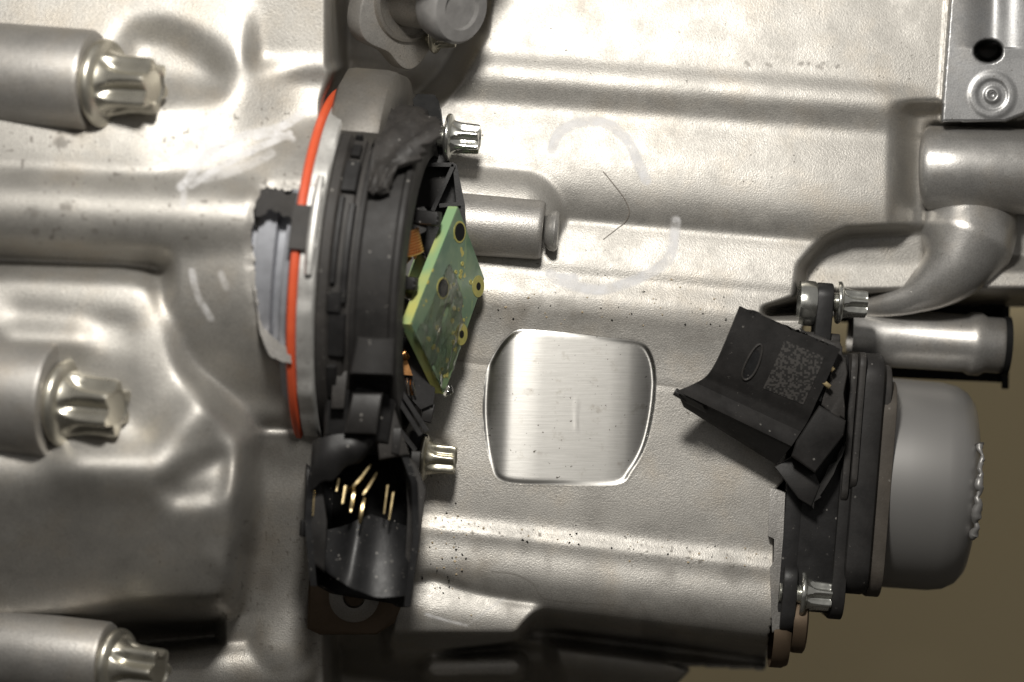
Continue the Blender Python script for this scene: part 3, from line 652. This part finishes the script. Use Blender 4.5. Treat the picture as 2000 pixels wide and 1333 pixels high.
# plug socket with the front wall broken away
so = thing("plug_socket", P(705, 1160, 0), "broken open black plug socket with bent gold pins below the sensor", "plug socket")
vy = np.linspace(0, 1, 22)
rings_o = []
def trough(v):                       # outline of the shell at height v: open toward the viewer
    cx = 710 - 6 * v; hw = np.interp(v, [0, .2, .55, 1], [86, 108, 112, 98]); y = 880 + 285 * v
    th = np.radians(np.linspace(-205, 25, 30)); xo = []
    return cx, hw, y
outer = []
for v in vy:
    cx, hw, y = trough(v); zf = np.interp(v, [0, .15, .35, .8, 1], [70, 120, 96, 88, 78])
    th = np.linspace(0, math.pi, 25); sx = np.sign(np.cos(th)) * np.abs(np.cos(th)) ** .55; sz = np.abs(np.sin(th)) ** .55
    g2 = [P(cx + hw * a_, y + 8 * a_ * (1 if v < .5 else 2.2) + (6 * math.sin(9 * a_) if v == 1 else 0), zf - (zf + 95) * b_) for a_, b_ in zip(sx, sz)]
    g1 = [P(cx + (hw - 13) * a_, y + 8 * a_ * (1 if v < .5 else 2.2) + (6 * math.sin(9 * a_) if v == 1 else 0), zf - (zf + 78) * b_) for a_, b_ in zip(sx, sz)]
    outer.append(g2 + g1[::-1])
MB().loops(outer).build("shell", M['glossy'], so)
# front wall lower half survives: sloping face with a bright ridge
fw = [(628, 1050), (690, 1030), (740, 1010), (792, 1040), (806, 1080), (800, 1162), (745, 1170), (690, 1152), (645, 1128), (612, 1092)]
def patch(name, fn, nu, nv, th, mat, parent):
    top = [[fn(i / (nu - 1), j / (nv - 1)) for i in range(nu)] for j in range(nv)]
    bot = [[p - V(0, 0, th) for p in r_] for r_ in top]
    return MB().loops([r_ + b_[::-1] for r_, b_ in zip(top, bot)]).build(name, mat, parent)
def fwf(i, j):
    xl = np.interp(j, [0, .5, 1], [612, 606, 640]); xr = np.interp(j, [0, .5, 1], [798, 806, 800])
    y = np.interp(i, [0, .3, .6, 1], [1040, 1030, 1005, 1030]) + j * (np.interp(i, [0, .3, .6, 1], [1120, 1150, 1168, 1164]) - np.interp(i, [0, .3, .6, 1], [1040, 1030, 1005, 1030]))
    x = xl + (xr - xl) * i; rx = 700 - 22 * j; z = 30 + 62 * j + 26 * math.exp(-((x - rx) / 26) ** 2) - 30 * ((i - .5) * 2) ** 4 + 10 * (i < .3) * 0
    return P(x, y, z)
patch("inner_face", fwf, 31, 15, 9, M['glossy'], so)
top_flap = lambda i, j: P(610 + (735 - 612) * i - 8 * j + 6 * i * j, 862 - 14 * math.sin(math.pi * min(i, .8)) + j * (96 - 70 * max(0, i - .35) - 24 * i) + 4 * math.sin(i * 17 + 1) * j, 128 - 34 * (2 * i - .9) ** 4 + 14 * math.sin(math.pi * j) - 10 * j)
patch("torn_flap", top_flap, 21, 10, 12, M['plastic'], so)
body("left_wall", [(598, 905), (628, 930), (640, 1020), (634, 1120), (606, 1100), (594, 1010)], -80, 84, M['matte'], 8, so)
body("right_wing", [(790, 885), (812, 905), (832, 952), (822, 1040), (812, 1110), (800, 1164), (788, 1150), (796, 1000)], -60, 40, M['plastic2'], 5, so)
MB().extrude((P(604, 1015, 40), u * -1, a, t), rrect(16, 14, 7), 0, 34, 4).build("latch_nub", M['plastic'], so)
body("back_wall", [(640, 890), (770, 890), (792, 1000), (780, 1120), (650, 1100), (632, 1000)], -95, -70, M['dark'], 4, so)
for k, (q, r_) in enumerate(((((740, 852 + 66, 40), (716, 955, 70), (688, 950, 20), (680, 930, -50)), 3), )): pass
pins = [[(724, 908, 60), (706, 932, 76), (690, 950, 84), (676, 962, 60)], [(736, 924, 56), (722, 948, 78), (708, 968, 90)], [(660, 938, 80), (657, 960, 86)], [(675, 952, 84), (669, 984, 92)], [(692, 955, 80), (690, 970, 92), (684, 1002, 96)],
        [(712, 972, 84), (707, 996, 98), (702, 1024, 98)], [(757, 950, 66), (750, 1004, 72)], [(768, 964, 66), (760, 1016, 74)], [(614, 958, 84), (611, 1008, 86)], [(690, 972, 90), (685, 1000, 98)]]
for k, pl in enumerate(pins):
    w = 3.6 if k < 6 or k == 9 else (2.9 if k < 8 else 2.6)
    pts = [P(*p) for p in spline(pl, 3)] if len(pl) > 2 else [P(*p) for p in pl]
    pts = [pts[0] - V(0, 0, 60)] + pts if k in (2, 3, 6, 7) else pts
    rr = []
    for i, p_ in enumerate(pts):
        tg = nrm(pts[min(i + 1, len(pts) - 1)] - pts[max(i - 1, 0)]); e1 = nrm(np.cross(tg, V(0, 0, 1) if abs(tg[2]) < .9 else V(0, 1, 0))); e2 = np.cross(e1, tg)
        f = .6 if i in (0, len(pts) - 1) else 1
        rr.append([p_ + f * w * (x_ * e1 + y_ * e2) for x_, y_ in ((1, .6), (.6, 1), (-.6, 1), (-1, .6), (-1, -.6), (-.6, -1), (.6, -1), (1, -.6))])
    MB().loops(rr).build("pin", M['gold'], so)
# brown lug with steel bush under the socket
lg = thing("mounting_lug", P(690, 1240, -150), "dark brown mounting lug with a steel bush under the socket", "lug")
body("lug_plate", [(604, 1110), (790, 1110), (786, 1180), (770, 1218), (735, 1240), (625, 1240), (600, 1228)], -190, -110, M['rust'], 6, lg)
zf = (P(692, 1166, -112), V(0, 0, 1), V(0, 1, 0), V(1, 0, 0))
MB().lathe(zf, [(0, 50), (10, 50), (12, 47), (12, 22), (4, 19), (-20, 18), (-20, 0)], 64).build("steel_bush", M['castdark'], lg)

# circuit board snapped off, leaning out of the sensor
TLc, Rc, Lc = P(895, 405, -70), P(946, 545, -165), P(803, 634, 55); Bc = P(868, 769, -62)
pcb = thing("circuit_board", (TLc + Bc) / 2, "green circuit board leaning out of the broken sensor with clear resin on it", "circuit board")
nb = nrm(np.cross(Lc - TLc, Rc - TLc)); nb = nb if nb[2] > 0 else -nb
def BP(i, j, h=0): return TLc * (1 - i) * (1 - j) + Rc * i * (1 - j) + Lc * (1 - i) * j + Bc * i * j + nb * h
TH = 24
MB().add([BP(0, 0), BP(1, 0), BP(1, 1), BP(0, 1), BP(0, 0, -2), BP(1, 0, -2), BP(1, 1, -2), BP(0, 1, -2)], [(0, 1, 2, 3), (7, 6, 5, 4), (0, 4, 5, 1), (1, 5, 6, 2), (2, 6, 7, 3), (3, 7, 4, 0)]).build("solder_mask", M['board'], pcb)
MB().add([BP(i, j, h) + 0 for h in (-2, -TH) for i, j in ((-.004, -.003), (1.002, -.002), (1.002, 1.002), (-.004, 1.002))], [(3, 2, 1, 0), (4, 5, 6, 7), (0, 4, 5, 1), (1, 5, 6, 2), (2, 6, 7, 3), (3, 7, 4, 0)]).build("board_core", M['boardedge'], pcb)
ei, ej = nrm(Rc - TLc), nrm(Lc - TLc)
def disc(name, i, j, r0, r1, h0, h1, mat, par=None):
    cc = BP(i, j); return MB().lathe((cc, nb, nrm(np.cross(nb, ei)), ei), [(h0, r0), (h1, r0), (h1, r1), (h0, r1)], 28).build(name, mat, par or pcb)
for i, j in ((.20, .09), (.29, .52)):
    cpd = disc("copper_pad", i, j, 22, 17, -1, .8, M['pad']); disc("plated_hole", i, j, 18, 0.1, -1, 1.2, M['dark'], cpd)
for i, j in ((.93, .11), (.93, .53)):
    cpd = disc("copper_pad", i, j, 22, 7, -1, .8, M['pad']); disc("plated_hole", i, j, 8, 0.1, -1, 1.2, M['dark'], cpd)
gg = np.random.default_rng(12)
for k in range(26):
    i, j = gg.uniform(.35, .96), gg.uniform(.08, .95); disc("via", i, j, gg.uniform(3, 5.5), 1.5, -1, 1.0, M['pad'])
_rn = np.random.default_rng(77).random((40, 40)) * 2 - 1
def rnoise(x, y):
    ix, iy = int(x), int(y); fx, fy = x - ix, y - iy; fx = fx * fx * (3 - 2 * fx); fy = fy * fy * (3 - 2 * fy); ix %= 39; iy %= 39
    return (_rn[iy, ix] * (1 - fx) + _rn[iy, ix + 1] * fx) * (1 - fy) + (_rn[iy + 1, ix] * (1 - fx) + _rn[iy + 1, ix + 1] * fx) * fy
def resin(i, j):
    jj = .30 + .715 * j; ii = .12 + .86 * i + .05 * rnoise(9 * j + 3, 2)
    n_ = rnoise(9 * ii + 4, 7 * jj) + .45 * rnoise(19 * ii, 13 * jj + 7)
    e = smooth(5 * min(i, 1 - i)) * smooth(2.2 * j + .05) * smooth((rnoise(6 * ii + 11, 5 * jj + 2) + .42 + .5 * j) / .3)
    return BP(ii, jj, -.8 + e * (6 + 4.5 * n_))
patch("resin_coat", resin, 64, 72, .4, M['resin'], pcb)
MB().tube([BP(.95, 1.0, -6), BP(.985, 1.0, 6), BP(1.0, .98, 10), BP(.97, .95, 8)], [6, 9, 9, 6], 10).build("resin_drip", M['resin'], pcb)

# ================================================================= plug at the top
vc = P(800, -6, -130); va = nrm(V(.66, -.22, .70)); vu = nrm(V(.26, 1, .05) - np.dot(V(.26, 1, .05), va) * va); vt = np.cross(va, vu); VF = (vc, va, vu, vt)
val = thing("hydraulic_plug", vc, "grey cast hydraulic plug with lobed flange cut off by the top edge", "plug")
lob = []
for k in range(90):
    q = 2 * math.pi * k / 90; lob.append(((128 + 9 * math.cos(5 * q + .8) + 14 * max(0, math.cos(3 * q + 2.2)) ** 3) * math.cos(q), (128 + 9 * math.cos(5 * q + .8) + 14 * max(0, math.cos(3 * q + 2.2)) ** 3) * math.sin(q)))
MB().extrude(VF, lob, -42, 0, 5).build("lobed_flange", M['cast2'], val)
MB().lathe(VF, [(0, 92), (8, 90), (10, 84), (4, 78), (3, 60), (40, 58), (100, 52)], 72).build("spigot", M['castdark'], val)
vb = P(845, -190, 40); MB().lathe((vb, va, vu, vt), [(-330, 120), (-20, 150), (60, 150), (70, 140), (70, 0)], 72).build("valve_body", M['castdark'], val)
MB().lathe(VF, [(92, 50), (96, 66), (118, 72), (150, 72), (158, 66), (160, 44), (150, 42), (150, 0)], 72).build("cap", M['capgrey'], val)

# ================================================================= grey capped sensor on the right
FR = frame(0, 4.6); rc = P(1560, 925, -470)
act = thing("capped_sensor", P(1620, 1210, -330), "black sensor body with plain grey round cap at the right end of the housing", "sensor")
RF = (rc, *FR)
def slab(name, px0, px1, ytop, ybot, znear, mat, rad=50, bev=5, depth=420):
    k = (D - znear) / D; cy = (666.5 - (ytop + ybot) / 2) * k; h = (ybot - ytop) / 2 * k
    xm = ((px0 + px1) / 2 - 1000) * k; c0 = V(xm, cy, znear - depth / 2); half = (px1 - px0) / 2 * k
    return MB().extrude((c0, *FR), rrect(h, depth / 2, rad, 8), -half, half, bev).build(name, mat, act)
sp = body("spacer_plate", [(1503, 950), (1534, 962), (1530, 1050), (1526, 1130), (1530, 1228), (1508, 1236), (1503, 1110), (1511, 1098), (1512, 1052), (1500, 1046)], -330, -196, M['cast2'], 2, act)
slab("rear_plate", 1526, 1560, 930, 1228, -195, M['plastic'], 40, 4)
slab("body_block", 1552, 1652, 690, 1200, -196, M['plastic'], 50, 6)
for x0, x1, y0, y1, z in ((1653, 1667, 690, 985, -166), (1671, 1684, 688, 960, -160)): slab("raised_ridge", x0, x1, y0, y1, z, M['plastic2'], 30, 3)
slab("step_ring", 1640, 1668, 700, 1215, -178, M['matte'], 50, 4)
slab("front_block", 1664, 1716, 690, 1166, -168, M['matte'], 60, 12)
slab("dusty_step", 1690, 1730, 712, 1166, -188, M['plastic2'], 60, 8)
slab("brown_gasket", 1712, 1740, 745, 1172, -184, M['dust'], 70, 3)
k = (D + 200) / D; cc = V(.735 * 1000 * k, (666.5 - 950) * k, -405); 
MB().lathe((cc, *FR), [(-8, 218), (40, 218), (120, 217), (150, 212), (172, 200), (186, 182), (190, 165), (190, 0)], 120).build("grey_cap", M['cap2'], act)
gq = np.random.default_rng(3); tp, tr_ = [], []
for k_ in range(48):
    ph_ = 60 + k_ * 1.25; tp.append(cc + FR[0] * (180 + gq.uniform(-3, 9)) + (202 + gq.uniform(-4, 4)) * (math.cos(math.radians(ph_)) * FR[1] + math.sin(math.radians(ph_)) * FR[2])); tr_.append(gq.uniform(4, 11))
tr_ = list(np.interp(np.linspace(0, 16, 48), np.arange(17), gq.uniform(3, 11, 17)) + gq.uniform(-1.2, 1.2, 48)); tp = [np.mean(tp[max(0, k_ - 1):k_ + 2], axis=0) for k_ in range(48)]
MB().tube(tp, tr_, 14).build("torn_edge", M['cap2'], act)
# upper lug: washer, black tab
MB().lathe((P(1568, 592, -235), *FR), [(-8, 44), (0, 46), (22, 46), (26, 43), (26, 20)], 64).build("sleeve", M['zinc'], act)
slab("upper_lug", 1594, 1626, 552, 690, -196, M['plastic'], 30, 4, 90)
slab("lug_web", 1570, 1640, 650, 712, -205, M['plastic2'], 12, 4, 120)
# lower lug
slab("lower_lug", 1528, 1556, 1100, 1240, -178, M['plastic'], 40, 4, 120)
MB().lathe((P(1545, 1215, -240), *FR), [(0, 60), (8, 62), (26, 62), (30, 56), (30, 0)], 64).build("lower_disc", M['rust'], act)
MB().lathe((P(1506, 1240, -260), *FR), [(0, 66), (24, 66), (36, 60), (36, 0)], 64).build("lower_disc", M['rust'], act)

# ================================================================= broken connector piece lying on the right
cp = thing("broken_connector", P(1500, 960, -140), "broken piece of black connector shell with worn laser mark resting on the housing", "connector shell")
Lp = spline([(1445, 598), (1422, 655), (1400, 705), (1380, 735), (1352, 752), (1322, 764)], 6); Rp = spline([(1640, 684), (1618, 735), (1596, 782), (1578, 822), (1560, 850), (1546, 872)], 6)
zpro = lambda j: np.interp(j, [0, .25, .5, .62, .75, .9, 1], [-62, -74, -92, -104, -108, -92, -78])
gz = np.random.default_rng(5)
def shell(i, j):
    n_ = len(Lp) - 1; f = j * n_; k = min(int(f), n_ - 1); w = f - k
    l_ = Lp[k] * (1 - w) + Lp[k + 1] * w; r_ = Rp[k] * (1 - w) + Rp[k + 1] * w; q = l_ * (1 - i) + r_ * i
    if j == 0: q = q + gz.normal(0, 2.6, 2) * (0.1 < i)
    q = q + V(.5, -.85) * (-10 * math.sin(math.pi * i)) * (j == 0) * 0
    return P(q[0], q[1], zpro(j) - 16 * i)
patch("shell", shell, 40, 41, 16, M['matte'], cp)
def strip(name, l0, l1, z0, z1, mat, th=14, n=18, j=0):
    f = lambda i, v: P(*( (np.array(l0[0]) * (1 - i) + np.array(l0[1]) * i) * (1 - v) + (np.array(l1[0]) * (1 - i) + np.array(l1[1]) * i) * v), (z0[0] * (1 - i) + z0[1] * i) * (1 - v) + (z1[0] * (1 - i) + z1[1] * i) * v)
    return patch(name, f, n, 5, th, mat, cp)
strip("lower_flange", ((1322, 764), (1546, 872)), ((1336, 796), (1516, 908)), (-80, -96), (-134, -150), M['matte'])
strip("edge_bead", ((1326, 768), (1372, 792)), ((1338, 786), (1380, 808)), (-70, -74), (-92, -96), M['plastic'], 8)
MB().tube([P(1318, 765, -88), P(1330, 772, -86), P(1344, 782, -92)], [8, 8, 6], 14).build("corner_nub", M['matte'], cp)
0 and strip("flange_tail", ((1516, 882), (1560, 862)), ((1500, 905), (1590, 978)), (-96, -100), (-150, -150), M['matte'], 16)
body("lower_block", [(1555, 862), (1600, 792), (1652, 822), (1648, 850), (1592, 925), (1545, 892)], -180, -104, M['matte'], 5, cp)
body("lower_step", [(1545, 892), (1592, 925), (1602, 948), (1585, 990), (1560, 975), (1512, 912)], -200, -146, M['matte'], 3, cp)
body("torn_end", jag([(1600, 948), (1640, 880), (1652, 862), (1646, 890), (1608, 960), (1588, 996), (1580, 985)], 2.5, 4, 2), -200, -150, M['matte'], 3, cp)
body("broken_root", jag([(1560, 640), (1640, 668), (1652, 700), (1650, 820), (1625, 815), (1604, 792), (1628, 712)], 3, 5, 6), -190, -112, M['plastic2'], 4, cp)
body("gap", [(1600, 748), (1612, 752), (1604, 786), (1588, 780)], -150, -108, M['dark'], 2, cp)
for px, py, dx in ((1612, 708, 10), (1602, 738, 14)):
    MB().extrude((P(px - 4, py, -96), nrm(V(.75, -.62, .1)), nrm(V(.62, .75, 0)), V(0, 0, 1)), rrect(5, 4, 1.5, 3), 0, dx + 16, 1).build("contact_pin", M['gold'], cp)
# laser mark and dent on the shell face
def onshell(i, j, h):
    p = shell(i, max(j, .01)); return p + V(-.15, .3, 1) * h
f = lambda i, j: onshell(.50 + .40 * i, .10 + .38 * j, 1.2)
patch("laser_mark", f, 12, 12, .6, M['mark'], cp)
dn = [onshell(.31 + .058 * math.cos(q), .34 + .13 * math.sin(q) * (1 if math.sin(q) > 0 else 1.25), 1.5) for q in np.linspace(0, 2 * math.pi, 28, endpoint=False)]
MB().tube(dn + [dn[0]], 2.4, 8, False).build("dent_rim", M['plastic2'], cp)
MB().add([onshell(.31, .34, .8)] + [onshell(.31 + .053 * math.cos(q), .34 + .12 * math.sin(q), 1.0) for q in np.linspace(0, 2 * math.pi, 20, endpoint=False)], [(0, k + 1, (k + 1) % 20 + 1) for k in range(20)]).build("dent_floor", M['glossy'], cp)

# ================================================================= loose bits
hr = MB().tube([P(x_, y_, Zat(x_, y_) + 1.5) for x_, y_ in spline([(1178, 335), (1200, 362), (1220, 389), (1229, 413), (1222, 433), (1204, 448), (1178, 468)], 8)], .9, 6).build("hair", M['hair']); tag(hr, "curved dark hair lying on the casting inside the chalk ring", "hair")
plate("dark_backing", [(1695, 700), (1968, 712), (1966, 748), (1735, 738), (1690, 730)], -560, -520, M['dark'], act)  # dark plate filling the strip between tube and cap
plate("dark_backing", [(1958, 600), (1972, 600), (1970, 760), (1956, 760)], -560, -500, M['dark'], act)
plate("dark_backing", [(1650, 586), (1900, 598), (1964, 590), (1964, 625), (1640, 630)], -600, -570, M['dark'], act)  # dark sheet added to stand in for the shaded gap above the tube
gs = np.random.default_rng(31); mbs = [MB(), MB()]
for k_ in range(150):
    c_ = k_ % 3
    if c_ == 0: x_, y_ = gs.uniform(850, 1480), 0; y_ = 1040 + .112 * (x_ - 1000) + gs.normal(0, 13)
    elif c_ == 1: x_, y_ = gs.uniform(910, 1420), gs.normal(600, 26)
    else: x_, y_ = gs.normal(870, 26), gs.normal(1090, 50)
    z_ = Zat(x_, y_); r_ = gs.uniform(.9, 2.6); q_ = gs.normal(0, 1, (6, 3)) * .25 + np.array([(1, 0, 0), (0, 1, 0), (-1, 0, 0), (0, -1, 0), (0, 0, 1), (0, 0, -1)])
    mbs[k_ % 2].add(P(x_, y_, z_ + r_ * .5) + q_ * r_, [(0, 1, 4), (1, 2, 4), (2, 3, 4), (3, 0, 4), (1, 0, 5), (2, 1, 5), (3, 2, 5), (0, 3, 5)])
g1 = mbs[0].build("grit", M['crumb']); tag(g1, "pale sandy grit scattered over the grey casting and its lower groove", "grit", kind="stuff")
g2 = mbs[1].build("dark_grit", M['dark']); tag(g2, "dark oily grit scattered over the grey casting and its lower groove", "grit", kind="stuff")
